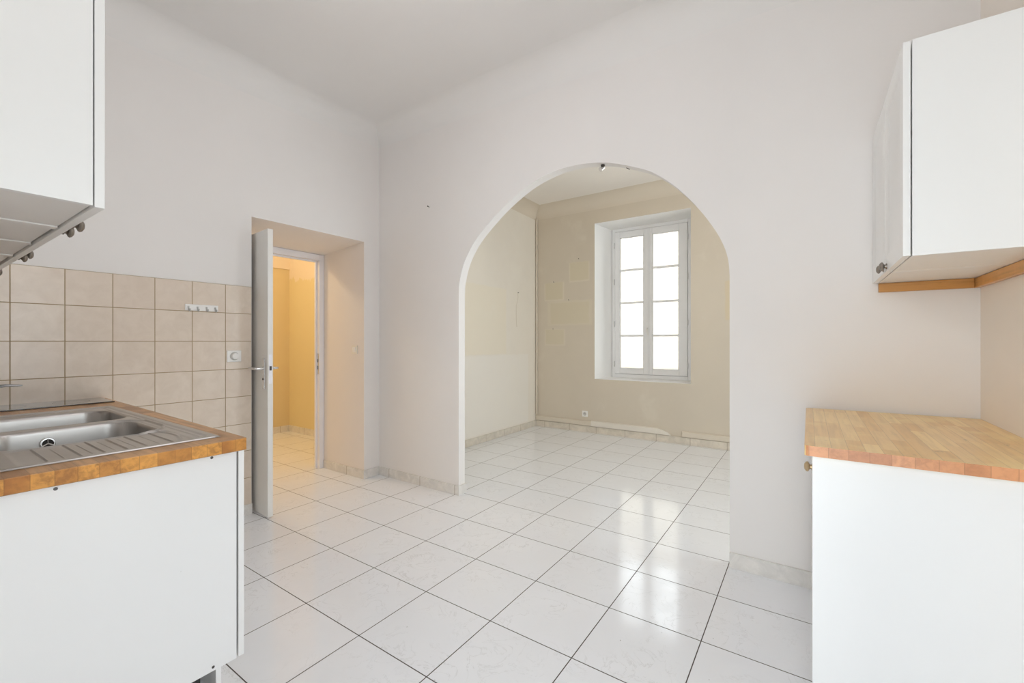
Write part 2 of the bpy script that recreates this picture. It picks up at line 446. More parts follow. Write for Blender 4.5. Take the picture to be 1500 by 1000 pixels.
# rear wall with the big opening the camera stands in
bm = bmesh.new()
OX0, OX1, OZ, RD = -.80, .50, 2.34, .36
add_box(bm, XL, OX0, YR-RD, YR, 0, ZC); add_box(bm, OX1, XR, YR-RD, YR, 0, ZC)
add_box(bm, OX0, OX1, YR-RD, YR, OZ, ZC)
struct('wall_rear', bm, M['paint'])
# hall walls
bm = bmesh.new(); add_box(bm, -6.1, XH, 3.25, 3.35, 0, ZC); struct('wall_hall_side', bm, M['hall'])
bm = bmesh.new(); add_box(bm, -6.1, -6.0, .1, 3.25, 0, ZC); add_box(bm, -6.0, -5.985, .1, 3.25, 2.25, ZC); struct('wall_hall_far', bm, M['hall_far'])
bm = bmesh.new(); add_box(bm, -6.1, XH, 0.0, .1, 0, ZC); struct('wall_hall_near', bm, M['hall'])

# coves (concave plaster cornices)
def cove(name, p0, p1, inward, z0, z1, r, mat, m0=0.0, m1=0.0):
    """from p0 to p1 along a wall, bottom line z0 -> z1; m0/m1: mitre at the ends"""
    bm = bmesh.new(); K = 10; rings = []
    d = (Vector(p1)-Vector(p0)).normalized()
    for P_, zb, mt in ((p0, z0, m0), (p1, z1, m1)):
        h = ZC - zb; ring = []
        for k in range(K+1):
            a = PI/2*k/K
            off = r*(1-math.cos(a)); zz = zb + h*math.sin(a)
            ring.append(bm.verts.new((P_[0] + inward[0]*off + d.x*mt*off, P_[1] + inward[1]*off + d.y*mt*off, zz)))
        ring.append(bm.verts.new((P_[0], P_[1], ZC)))
        rings.append(ring)
    n = K+2
    for k in range(n): bm.faces.new((rings[0][k], rings[0][(k+1) % n], rings[1][(k+1) % n], rings[1][k]))
    bm.faces.new(rings[0][::-1]); bm.faces.new(rings[1])
    return obj(name, bm, mat, smooth=True, kind='structure')
cove('trim_1', (XL, YR), (XL, YA), (1, 0), 2.995, 3.070, .17, M['ceil'], 1, -1)
cove('trim_2', (XL, YA), (XR, YA), (0, -1), 3.070, 2.985, .17, M['ceil'], 1, -1)
cove('trim_3', (XL, YW), (XF, YW), (0, -1), 3.045, 3.045, .19, M['trim_cream'], 1, -1)
cove('trim_4', (XL, YB), (XL, YW), (1, 0), 3.10, 3.045, .17, M['trim_cream'], 1, -1)

# skirting tiles
BH = .078
def skirt(name, b, mat): box(name, b, mat, bevel=.0015, kind='structure')
skirt('baseboard_left', (XL, XL+.012, YR+.8, 1.534, 0, BH), M['bb_y'])
skirt('baseboard_doorway', (-3.97, XL+.012, 2.490, 2.502, 0, BH), M['bb_x'])
skirt('baseboard_left_corner', (XL, XL+.012, 2.5025, YA, 0, BH), M['bb_y'])
bm = bmesh.new(); add_box(bm, XL+.012, -2.352, YA-.012, YA, 0, BH); add_box(bm, -2.352, -2.340, YA-.012, YB+.012, 0, BH)
struct('baseboard_arch', bm, M['bb_x'], .0015)
skirt('baseboard_arch_right', (-.363, .02, YA-.012, YA, 0, BH+.008), M['bb_x'])
skirt('baseboard_hall_side', (-6.0, XH-.001, 3.238, 3.25, 0, .085), M['bb_x'])
skirt('baseboard_hall_far', (-6.0, -5.988, .1, 3.237, 0, .085), M['bb_y'])
skirt('baseboard_far_side', (XL, XL+.013, YB, YW, 0, .085), M['bb_cream_y'])
skirt('baseboard_back', (XL+.013, XF, YW-.014, YW, 0, .088), M['bb_cream'])
# plastered ledge running above the back skirting, with its broken stretch
bm = bmesh.new()
pr = [(YW, .09), (YW-.022, .095), (YW-.024, .152), (YW-.008, .163), (YW, .163)]
add_prism(bm, pr, 0, XL+.002, -2.46)
bm2 = bmesh.new()
add_prism(bm2, [(YW, .09), (YW-.026, .094), (YW-.028, .158), (YW-.010, .170), (YW, .170)], 0, -2.458, -1.56)
add_prism(bm2, [(-1.56, .094), (-1.40, .094), (-1.44, .13), (-1.56, .168)], 1, YW-.026, YW-.002)
struct('trim_5', bm, M['trim_cream'], .003)
struct('trim_6', bm2, M['ledge'], .003)
bm = bmesh.new(); add_prism(bm, pr, 0, -1.27, XF-.002); struct('trim_7', bm, M['trim_cream'], .003)
# boxed corner pipe in the far room
bm = bmesh.new(); add_tube(bm, [(XL+.022, YW-.02, .17), (XL+.022, YW-.02, 3.05)], .013, 10)
obj('trim_8', bm, M['trim_cream'], smooth=True, kind='structure')

# ------------------------------------------------------------------ window of the far room
win = thing('window_1', '', '', ((FX0+FX1)/2, FY, 0), kind='structure')
cx = (FX0+FX1)/2
def wbox(name, x0, x1, y0, y1, z0, z1, mat, par, bev=.004):
    return box(name, (x0-cx, x1-cx, y0, y1, z0, z1), mat, par, bev)
bm = bmesh.new(); e = .045
for b in ((FX0, FX0+e, FZ0, FZ1), (FX1-e, FX1, FZ0, FZ1), (FX0+e, FX1-e, FZ0, FZ0+.05), (FX0+e, FX1-e, FZ1-e, FZ1)):
    add_box(bm, b[0]-cx, b[1]-cx, 0, .07, b[2], b[3])
e2 = .062
for b in ((FX0+.01, FX0+e2, FZ0+.01, FZ1-.01), (FX1-e2, FX1-.01, FZ0+.01, FZ1-.01), (FX0+e2, FX1-e2, FZ0+.01, FZ0+.068), (FX0+e2, FX1-e2, FZ1-.062, FZ1-.01)):
    add_box(bm, b[0]-cx, b[1]-cx, .0415, .0695, b[2], b[3])
obj('window_frame', bm, M['winpaint'], win, .004)
GL = [(-2.226, -1.886), (-1.768, -1.418)]   # glass left/right per sash
zb, zt = .868, 2.722
mid = (-1.886-1.768)/2
for si, (g0, g1) in enumerate(GL):
    sx0 = FX0+e+.004 if si == 0 else mid+.002
    sx1 = mid-.002 if si == 0 else FX1-e-.004
    y0, y1 = -.012, .04
    bm = bmesh.new()
    add_box(bm, sx0-cx, g0-cx, y0, y1, FZ0+.055, FZ1-e-.005); add_box(bm, g1-cx, sx1-cx, y0, y1, FZ0+.055, FZ1-e-.005)
    add_box(bm, g0-cx, g1-cx, y0, y1, FZ0+.055, zb); add_box(bm, g0-cx, g1-cx, y0, y1, zt, FZ1-e-.005)
    s = obj('sash', bm, M['winpaint'], win, .004)
    # glazing beads
    bm = bmesh.new()
    for b in ((g0, g0+.012, zb, zt), (g1-.012, g1, zb, zt), (g0, g1, zb, zb+.012), (g0, g1, zt-.012, zt)):
        add_box(bm, b[0]-cx, b[1]-cx, y0+.008, y0+.022, b[2], b[3])
    obj('glazing_bead', bm, M['winpaint'], s, .002)
    hh = (zt-zb)/4
    for k in (1, 2, 3):
        zz = zb+hh*k
        wbox('glazing_bar', g0, g1, y0+.004, y1-.012, zz-.015, zz+.015, M['winpaint'], s, .003)
    for k in range(4):
        wbox('pane', g0+.001, g1-.001, .013, .017, zb+hh*k+.015, zb+hh*(k+1)-.015, M['glass'], s, 0)
    hx = sx0-.006 if si == 0 else sx1+.006
    for hz in (.93, 1.50, 2.10, 2.62):
        bm = bmesh.new(); add_tube(bm, [(hx-cx, -.018, hz-.035), (hx-cx, -.018, hz+.035)], .0075, 10)
        add_tube(bm, [(hx-cx, -.018, hz-.043), (hx-cx, -.018, hz-.035)], [.003, .0075], 10)
        add_tube(bm, [(hx-cx, -.018, hz+.035), (hx-cx, -.018, hz+.043)], [.0075, .003], 10)
        obj('window_hinge', bm, M['hinge_grey'], win, smooth=True)
# meeting cover strip, espagnolette rod and handle
wbox('cover_strip', mid-.024, mid+.024, -.026, -.012, FZ0+.06, FZ1-e-.01, M['winpaint'], win, .005)
bm = bmesh.new(); add_tube(bm, [(mid-cx+.006, -.033, FZ0+.08), (mid-cx+.006, -.033, FZ1-.07)], .006, 10)
obj('espagnolette_rod', bm, M['winpaint'], win, smooth=True)
bm = bmesh.new(); add_box(bm, mid-cx-.012, mid-cx+.018, -.036, -.026, 1.36, 1.47)
hp = obj('handle_plate', bm, M['plastic'], win, .003)
bm = bmesh.new(); add_tube(bm, [(mid-cx, -.036, 1.43), (mid-cx, -.062, 1.43), (mid-cx+.006, -.070, 1.41), (mid-cx+.022, -.070, 1.33)], [.010, .010, .013, .010], 12)
obj('window_handle', bm, M['plastic'], win, smooth=True)

# building across the court, seen burnt out through the panes
nb = thing('outside_building', 'sunlit pale ochre building facade outside the window', 'building', (-2, 14, -4))
bm = bmesh.new(); add_box(bm, -6, 6, 0, 4, 0, 9.5); obj('facade', bm, M['facade'], nb)
bm = bmesh.new(); add_box(bm, -6.1, 6.1, -.25, 4.1, 9.5, 9.75); obj('cornice', bm, M['facade'], nb, .03)
bm = bmesh.new(); add_box(bm, -6, 6, -.06, 0, 4.2, 4.4); obj('string_course', bm, M['facade'], nb, .01)

# ------------------------------------------------------------------ French window behind the camera (in the rear opening)
w2 = thing('window_2', '', '', (0, YR-RD+.05, 0), kind='structure')
def fr(bm, x0, x1, z0, z1, w, y0, y1):
    add_box(bm, x0, x0+w, y0, y1, z0, z1); add_box(bm, x1-w, x1, y0, y1, z0, z1)
    add_box(bm, x0+w, x1-w, y0, y1, z0, z0+w); add_box(bm, x0+w, x1-w, y0, y1, z1-w, z1)
bm = bmesh.new(); fr(bm, OX0+.001, OX1-.001, .001, OZ-.001, .05, -.03, .03); obj('window_frame', bm, M['winpaint'], w2, .003)
mx_ = (OX0+OX1)/2
for x0, x1 in ((OX0+.052, mx_-.001), (mx_+.001, OX1-.052)):
    bm = bmesh.new(); fr(bm, x0, x1, .052, OZ-.052, .055, -.02, .02)
    s = obj('sash', bm, M['winpaint'], w2, .003)
    box('pane', (x0+.056, x1-.056, -.002, .002, .11, OZ-.11), M['glass'], s)

w4 = thing('added_window_4', '', '', (XR+.25, 0, 0), kind='structure')  # added window, out of view, for light from the right
def fr_y(bm, y0, y1, z0, z1, w, x0, x1):
    add_box(bm, x0, x1, y0, y0+w, z0, z1); add_box(bm, x0, x1, y1-w, y1, z0, z1)
    add_box(bm, x0, x1, y0+w, y1-w, z0, z0+w); add_box(bm, x0, x1, y0+w, y1-w, z1-w, z1)
bm = bmesh.new(); fr_y(bm, W4[0]+.001, W4[1]-.001, W4[2]+.001, W4[3]-.001, .05, -.03, .03); obj('window_frame', bm, M['winpaint'], w4, .003)
m4 = (W4[0]+W4[1])/2
for y0, y1 in ((W4[0]+.052, m4-.001), (m4+.001, W4[1]-.052)):
    bm = bmesh.new(); fr_y(bm, y0, y1, W4[2]+.052, W4[3]-.052, .055, -.02, .02)
    s = obj('sash', bm, M['winpaint'], w4, .003)
    box('pane', (-.002, .002, y0+.056, y1-.056, W4[2]+.11, W4[3]-.11), M['glass'], s)
w5 = thing('added_window_5', '', '', (XF+.06, 0, 0), kind='structure')  # wide added window, never in view, lights the far room
bm = bmesh.new(); fr_y(bm, W5[0]+.001, W5[1]-.001, W5[2]+.001, W5[3]-.001, .05, -.03, .03); obj('window_frame', bm, M['winpaint'], w5, .003)
q5 = (W5[1]-W5[0]-.104)/3
for k in range(3):
    y0 = W5[0]+.052+k*q5; y1 = y0+q5-.002
    bm = bmesh.new(); fr_y(bm, y0, y1, W5[2]+.052, W5[3]-.052, .055, -.02, .02)
    s = obj('sash', bm, M['winpaint'], w5, .003)
    box('pane', (-.002, .002, y0+.056, y1-.056, W5[2]+.11, W5[3]-.11), M['glass'], s)
w3 = thing('added_window_3', '', '', (0, FY, 0), kind='structure')  # added window hidden by the partition, more daylight for the far room
bm = bmesh.new(); fr(bm, W3[0]+.001, W3[1]-.001, WZ0+.001, WZ1-.001, .05, 0, .06); obj('window_frame', bm, M['winpaint'], w3, .003)
m3 = (W3[0]+W3[1])/2
for x0, x1 in ((W3[0]+.052, m3-.001), (m3+.001, W3[1]-.052)):
    bm = bmesh.new(); fr(bm, x0, x1, WZ0+.052, WZ1-.052, .055, .005, .045)
    s = obj('sash', bm, M['winpaint'], w3, .003)
    box('pane', (x0+.056, x1-.056, .023, .027, WZ0+.11, WZ1-.11), M['glass'], s)

# ------------------------------------------------------------------ doorway: frame and open door
d1 = thing('door_1', '', '', (-3.975, 1.6, 0), kind='structure')
def db(b): return (b[0]+3.975, b[1]+3.975, b[2]-1.6, b[3]-1.6, b[4], b[5])
bm = bmesh.new()
for b in ((XH, -3.972, 2.450, 2.500, 0, 2.103), (XH, -3.972, 1.536, 1.598, 0, 2.103), (XH, -3.972, 1.598, 2.450, 2.045, 2.103)):
    add_box(bm, *db(b))
for b in ((-4.035, -4.012, 2.436, 2.450, 0, 2.045), (-4.035, -4.012, 1.598, 1.612, 0, 2.045), (-4.035, -4.012, 1.612, 2.436, 2.030, 2.045)):
    add_box(bm, *db(b))
frm = obj('door_frame', bm, M['framepaint'], d1, .003)
bm = bmesh.new(); add_box(bm, *db((-4.004, -3.984, 2.4485, 2.4505, .93, 1.13)))
sp_ = obj('strike_plate', bm, M['chrome'], frm, .001)
bm = bmesh.new(); add_box(bm, *db((-3.999, -3.988, 2.4475, 2.449, 1.045, 1.075))); add_box(bm, *db((-3.999, -3.988, 2.4475, 2.449, .975, 1.01)))
obj('latch_hole', bm, M['dark_hole'], sp_)
# leaf: local x from hinge to lock edge, y thickness; face away from camera side is +y
leafang = -math.atan2(.062, .82)
bm = bmesh.new(); add_box(bm, .008, .832, .002, .038, .012, 2.044)
leaf = obj('door_leaf', bm, M['doorpaint'], d1, .002)
leaf.location = (.008, .006, 0); leaf.rotation_euler = (0, 0, leafang)
LZ = 1.058
bm = bmesh.new(); add_box(bm, .831, .8335, .010, .030, LZ-.105, LZ+.10); lp = obj('lock_plate', bm, M['framepaint'], leaf, .0005)
bm = bmesh.new(); add_box(bm, .833, .8405, .014, .026, LZ-.012, LZ+.018); obj('latch', bm, M['steel_dark'], lp, .001)
for side, ys in ((-1, .002), (1, .038)):
    bm = bmesh.new(); add_box(bm, .752, .790, min(ys, ys+side*.007), max(ys, ys+side*.007), LZ-.145, LZ+.075)
    pl = obj('handle_plate', bm, M['chrome'], leaf, .003)
    bm = bmesh.new()
    yb = ys+side*.007
    add_tube(bm, [(.771, yb, LZ), (.771, yb+side*.042, LZ), (.765, yb+side*.050, LZ), (.745, yb+side*.053, LZ), (.69, yb+side*.053, LZ+.004), (.655, yb+side*.048, LZ+.002)],
             [.010, .009, .009, .0085, .0075, .006], 14)
    obj('door_handle', bm, M['chrome'], pl, smooth=True)
    bm = bmesh.new(); add_tube(bm, [(.771, yb-side*.001, LZ-.075), (.771, yb+side*.002, LZ-.075)], .007, 12); obj('keyhole', bm, M['dark_hole'], pl)
for hz in (.22, 1.05, 1.86):
    bm = bmesh.new(); add_tube(bm, [(.0, -.006, hz-.05), (.0, -.006, hz+.05)], .008, 10); obj('hinge', bm, M['chrome'], d1, smooth=True)

# ------------------------------------------------------------------ switches, socket, hooks, nails, spot
# rotary dimmer on the wall tiles
dm = thing('dimmer_switch', 'square white dimmer switch with a round knob on the beige wall tiles', 'light switch', (XL+.0065, 1.413, 1.147))
bm = bmesh.new(); add_box(bm, 0, .009, -.046, .046, -.040, .040); obj('face_plate', bm, M['plastic'], dm, .003)
bm = bmesh.new(); add_tube(bm, [(.009, 0, 0), (.013, 0, 0)], .029, 28); obj('knob_ring', bm, simple('grey_switch_ring', (.55, .54, .52), .4), dm, .001)
bm = bmesh.new(); add_tube(bm, [(.013, .002, 0), (.026, .002, 0), (.028, .002, 0)], [.023, .022, .019], 28); obj('rotary_knob', bm, M['plastic'], dm, smooth=True)
# rocker in the reveal
sw = thing('rocker_switch', 'small cream rocker light switch inside the door recess', 'light switch', (-3.478, 2.5015, 1.174))
bm = bmesh.new(); add_box(bm, -.040, .040, -.009, 0, -.040, .040); obj('face_plate', bm, M['plastic_cream'], sw, .003)
bm = bmesh.new(); add_prism(bm, [(-.0095, -.024), (-.0125, -.024), (-.0165, .024), (-.0095, .024)], 0, -.022, .022); obj('rocker', bm, M['plastic'], sw, .001)
# socket
sk = thing('wall_socket', 'small white power socket low on the cream wall below the window', 'socket', (-2.554, YW-.0005, .252))
bm = bmesh.new(); add_box(bm, -.042, .042, -.010, 0, -.040, .040); obj('face_plate', bm, M['plastic'], sk, .003)
bm = bmesh.new(); add_tube(bm, [(0, -.010, 0), (0, -.0125, 0)], [.027, .026], 24); obj('socket_ring', bm, simple('socket_grey', (.60, .58, .55), .4), sk, .001)
bm = bmesh.new()
for px_ in (-.0095, .0095): add_tube(bm, [(px_, -.0126, 0), (px_, -.0132, 0)], .004, 10)
add_tube(bm, [(0, -.0125, .010), (0, -.022, .010)], .003, 8)
obj('socket_holes', bm, M['dark_hole'], sk)
# hook rail
hr = thing('hook_rail', 'white plastic rail of four small hooks on the beige wall tiles', 'hook rail', (XL+.0065, 1.218, 1.473))
bm = bmesh.new(); add_box(bm, 0, .007, -.096, .096, -.021, .021); obj('rail_plate', bm, M['plastic'], hr, .006)
hb = []
for k, yy in enumerate((-.077, -.026, .026, .077)):
    bm = bmesh.new()
    add_tube(bm, [(.006, yy, .006), (.010, yy, -.004), (.013, yy, -.016), (.021, yy, -.022), (.029, yy, -.016), (.031, yy, -.008)], [.0055, .005, .0045, .0045, .004, .0035], 10)
    obj('hook', bm, simple('grey_hook_plastic', (.50, .50, .49), .35) if not k else hb[0], hr, smooth=True)
    if not k: hb.append(hr.children[-1].data.materials[0] if False else bpy.data.materials['grey_hook_plastic'])
# nails
def nail(loc, d, label):
    bm = bmesh.new(); d = Vector(d)
    add_tube(bm, [Vector((0, 0, 0)), d*.018], .0022, 8); add_tube(bm, [d*.018, d*.021], .0055, 10)
    o = obj('picture_nail', bm, M['steel_dark'], smooth=True); o.location = loc
    tag(o, label, 'nail', 'nails left in the walls')
g = .0006
nail((-2.645, YW-g, 2.40), (0, -1, .12), 'nail above the highest pale rectangle left of the window')
nail((-3.04, YW-g, 2.105), (0, -1, .12), 'nail above the pale square second from the top, by the room corner')
nail((-2.80, YW-g, 1.835), (0, -1, .12), 'nail above the widest pale rectangle on the cream wall')
nail((-3.05, YW-g, 1.428), (0, -1, .12), 'nail above the lowest pale square on the cream wall')
nail((-2.684, YA-g, 2.40), (0, -1, .2), 'single nail high on the white wall left of the arch')
nail((XL+g, 5.02, 1.925), (1, 0, .1), 'nail in the cream side wall seen through the arch')
# thin wire hanging from that last nail
bm = bmesh.new(); add_tube(bm, [(XL+.010, 5.02, 1.92), (XL+.006, 5.03, 1.86), (XL+.004, 4.99, 1.75), (XL+.004, 4.985, 1.6), (XL+.004, 5.0, 1.45)], .0018, 6)
tag(obj('hanging_wire', bm, M['trim_cream'], smooth=True), 'thin painted wire hanging down the cream side wall', 'wire')
# little spot under the crown of the arch
sp = thing('spotlight', 'tiny chrome spotlight fixed under the crown of the arch', 'spotlight', (-1.125, 2.708, 2.4175))
bm = bmesh.new(); add_tube(bm, [(0, 0, 0), (0, 0, -.006)], [.014, .014], 16); obj('mount', bm, M['steel_dark'], sp, smooth=True)
bm = bmesh.new(); add_tube(bm, [(0, 0, -.006), (-.004, -.002, -.018)], .005, 10); obj('stem', bm, M['steel_dark'], sp, smooth=True)
bm = bmesh.new(); add_tube(bm, [(.002, .006, -.014), (-.006, -.008, -.026), (-.011, -.016, -.033)], [.010, .014, .015], 16); obj('lamp_head', bm, M['chrome'], sp, smooth=True)
bm = bmesh.new(); add_tube(bm, [(-.012, 0, -.001), (.014, 0, -.003)], .0022, 8)
o = obj('screw_hook', bm, M['steel_dark'], smooth=True); o.location = (-.955, 2.71, 2.358); o.rotation_euler = (0, .5, 0)
tag(o, 'small dark bracket lying flat under the arch, right of the spotlight', 'bracket')

# ------------------------------------------------------------------ kitchen furniture
def knob_bm(n_, u_):
    """antique cup knob; n_ outward, u_ along the wide axis"""
    bm = bmesh.new(); n_ = Vector(n_)
    add_tube(bm, [n_*0, n_*.003], .011, 16)
    add_tube(bm, [n_*.003, n_*.007, n_*.010], [.0075, .007, .010], 16)
    R = [(.009, .009), (.012, .0150), (.015, .0168), (.019, .0150), (.023, .009), (.024, .003)]
    add_tube(bm, [n_*a for a, b in R], [b for a, b in R], 20)
    return bm
def shaker(name, w, h, t, par, mat, facing):
    """door slab with a shallow recessed panel. local: width along u, height z, outward n. facing: (u, n)"""
    u, n_ = Vector(facing[0]), Vector(facing[1])
    bm = bmesh.new(); r = .062; dp = .005; s = .008
    def P(a, z, d): return bm.verts.new(u*a + Vector((0, 0, z)) + n_*d)
    o_ = [P(0, 0, t), P(w, 0, t), P(w, h, t), P(0, h, t)]
    i_ = [P(r, r, t), P(w-r, r, t), P(w-r, h-r, t), P(r, h-r, t)]
    q = [P(r+s, r+s, t-dp), P(w-r-s, r+s, t-dp), P(w-r-s, h-r-s, t-dp), P(r+s, h-r-s, t-dp)]
    b_ = [P(0, 0, 0), P(w, 0, 0), P(w, h, 0), P(0, h, 0)]
    for k in range(4):
        j = (k+1) % 4
        bm.faces.new((o_[k], o_[j], i_[j], i_[k])); bm.faces.new((i_[k], i_[j], q[j], q[k])); bm.faces.new((b_[k], b_[j], o_[j], o_[k]))
    bm.faces.new(q); bm.faces.new(b_[::-1])
    return obj(name, bm, mat, par, .0012)
def screws(par, pts, n_, mat=None):
    for p in pts:
        bm = bmesh.new(); add_tube(bm, [Vector(p), Vector(p)+Vector(n_)*.0012], [.0045, .004], 12)
        obj('screw', bm, M['steel_dark'], par, smooth=True)

# --- left: base run against the rear wall, ending towards the camera
WT = .925
CX1 = -1.600       # side panel face
CYF = .690         # carcass front
DY = .710          # door front
bz0, bz1 = .178, WT-.042
unit_edges = [CX1, -2.80, XL+.008]
labels = ['white base cabinet with the broad side panel facing the room, under the sink end',
          'white base cabinet in the corner under the hob, against the tiled wall']
for k in range(2):
    x1, x0 = unit_edges[k]-(.0 if k == 0 else .001), unit_edges[k+1]+.001
    w = x1-x0
    cab = thing('base_cabinet', labels[k], 'cabinet', (x0, 0, 0), group='base cabinets of the sink run')
    yb = YR+.14
    bm = bmesh.new()
    t = .018
    add_box(bm, 0, t, yb, CYF-.004, bz0, bz1); add_box(bm, t, w-t, yb, CYF-.004, bz0, bz0+t)
    add_box(bm, t, w-t, yb, yb+.006, bz0+t, bz1)
    obj('carcass', bm, M['carcass'], cab, .0008)
    bm = bmesh.new(); add_box(bm, w-t, w, yb, CYF-.004, bz0, bz1)
    pn = obj('side_panel', bm, M['lacquer_worn'] if k == 0 else M['carcass'], cab, .001)
    if k == 0: screws(pn, [(w, .258, .871), (w, .612, .873), (w, .616, .191)], (1, 0, 0))
    hw = w/2 if k == 2 or True else w
    for q in range(2):
        d = shaker('door', w/2-.002, bz1-bz0-.004, .018, cab, M['lacquer'], ((1, 0, 0), (0, 1, 0)))
        d.location = (q*w/2+.001, DY-.018, bz0+.001)
        kb = obj('knob', knob_bm((0, 1, 0), (1, 0, 0)), M['brass'], d, smooth=True)
        kb.location = (w/2-.04 if q == 0 else .036, .018, bz1-bz0-.05)
    bm = bmesh.new(); add_box(bm, .003, w-.003 if k else w-.022, .632, .648, .004, bz0-.004)
    obj('plinth', bm, M['lacquer'], cab, .001)
    for lx in (.05, w-.065):
        for ly in (.20, .585):
            bm = bmesh.new(); add_tube(bm, [(lx, ly, .0), (lx, ly, .012), (lx, ly, .013), (lx, ly, .15), (lx, ly, bz0-.001)], [.027, .026, .017, .017, .026], 16)
            obj('leg', bm, M['black_plastic'], cab, smooth=True)

# worktop with the sink cut-out
SX0, SX1, SY0, SY1 = -2.885, -1.655, .135, .662
wt = thing('worktop', 'butcher block worktop with thick end edge, holding the steel sink', 'worktop', (0, 0, 0))
bm = bmesh.new()
c0, c1 = WT-.041, WT
cut = (SX0+.02, SX1-.02, SY0+.02, SY1-.02)
XE = -1.572
out = [(XL+.008, YR+.004), (XE, YR+.004), (XE, .706), (XL+.008, .742)]
inn = [(cut[0], cut[2]), (cut[1], cut[2]), (cut[1], cut[3]), (cut[0], cut[3])]
T = [[bm.verts.new((p[0], p[1], z)) for p in ring] for z in (c0, c1) for ring in (out, inn)]
for k in range(4):
    j = (k+1) % 4
    bm.faces.new((T[0][k], T[0][j], T[2][j], T[2][k])); bm.faces.new((T[1][k], T[1][j], T[3][j], T[3][k]))
    bm.faces.new((T[0][k], T[0][j], T[1][j], T[1][k])); bm.faces.new((T[2][k], T[2][j], T[3][j], T[3][k]))
slab = obj('slab', bm, [M['wood_left'], M['wood_left_edge']], wt, .004, seg=3)
for p in slab.data.polygons:
    if p.normal.x > .9 and p.center.x > -1.6: p.material_index = 1
# sink: one pressed sheet, bowls and drainer
def sstep(a, b, v):
    t = min(1, max(0, (v-a)/(b-a))); return t*t*(3-2*t)
def rrect(x, y, x0, x1, y0, y1, r):
    cx_, cy_ = (x0+x1)/2, (y0+y1)/2
    qx, qy = abs(x-cx_)-(x1-x0)/2+r, abs(y-cy_)-(y1-y0)/2+r
    return math.hypot(max(qx, 0), max(qy, 0)) + min(max(qx, qy), 0) - r
BA = (-2.315, -1.965, .185, .592, .085); BB = (-2.775, -2.395, .185, .612, .085)
RID = [.262, .330, .380, .430, .478, .545]
def sink_z(x, y):
    z = .0042
    d = rrect(x, y, SX0, SX1, SY0, SY1, .02)
    z *= sstep(0, -.006, d) if d < 0 else 0
    # raised rim, sunken deck
    dr = rrect(x, y, SX0+.022, SX1-.022, SY0+.022, SY1-.022, .03)
    z -= .0045*sstep(0, -.010, dr)
    for b in (BA, BB):
        db_ = rrect(x, y, *b)
        z -= .0035*sstep(.016, .003, db_)
        z -= .155*sstep(.002, -.016, db_)**.75 if db_ < .002 else 0
        if db_ < -.016: z -= .012*sstep(-.016, -.15, db_)
    # drainer tray and ribs
    if x > -1.958:
        dt = rrect(x, y, -1.955, -1.680, .205, .600, .03)
        z -= .004*sstep(.0, -.010, dt)
        for ry in RID:
            m_ = sstep(.0042, .0008, abs(y-ry)) * sstep(-1.952, -1.935, x) * sstep(-1.676, -1.695, x)
            z += .0042*m_
        for ry in (.296, .355, .405, .454, .512):
            m_ = sstep(.003, .0, abs(y-ry)) * sstep(-1.94, -1.90, x) * sstep(-1.70, -1.74, x)
            z += .0018*m_
    # pressed bead running inside the rim and round the bowl ends
    if dr < 0: z += .0030*sstep(.006, .001, abs(dr+.020))*sstep(-1.66, -1.69, x) if y > .60 or x < -2.82 else 0
    dq = rrect(x, y, BA[0]-.004, BA[1]+.006, BA[2]-.03, BA[3]+.012, .10)
    if y > .52 and x > -2.33: z += .0045*sstep(.008, .001, abs(dq-.014))
    if x > -1.96 and y > .555: z += .004*sstep(.006, .001, abs(y-(.572+.018*math.sin((x+1.96)*14))))*sstep(-1.70, -1.74, x)
    # curved bead between the bowls and round the front of the near bowl
    return z
def axis(a, b, base, dense):
    v = set(); n = int((b-a)/base)
    for i in range(n+1): v.add(round(a+(b-a)*i/n, 5))
    for c_, h, s in dense:
        k = int(h/s)
        for i in range(-k, k+1):
            q = c_+i*s
            if a < q < b: v.add(round(q, 5))
    L = sorted(v); out_ = [L[0]]
    for q in L[1:]:
        if q-out_[-1] > .0006: out_.append(q)
    out_[-1] = b
    return out_
xs = axis(SX0, SX1, .007, [(b_, .02, .002) for b_ in (SX0+.01, SX0+.03, BB[0], BB[1], BA[0], BA[1], -1.95, -1.68, SX1-.028, SX1-.008)])
ys = axis(SY0, SY1, .007, [(r_, .006, .001) for r_ in RID] + [(r_, .004, .001) for r_ in (.296, .355, .405, .454, .512)] + [(r_, .02, .002) for r_ in (SY0+.01, SY0+.03, BA[2], BA[3], BB[3], SY1-.028, SY1-.008)])
bm = bmesh.new(); V = [[bm.verts.new((x, y, sink_z(x, y))) for y in ys] for x in xs]
for i in range(len(xs)-1):
    for j in range(len(ys)-1): bm.faces.new((V[i][j], V[i+1][j], V[i+1][j+1], V[i][j+1]))
snk = thing('kitchen_sink', 'stainless steel double bowl sink with ribbed drainer set in the worktop', 'sink', (0, 0, WT+.0008))
so = obj('basin', bm, M['steel'], snk, smooth=False)
for p in so.data.polygons: p.use_smooth = True
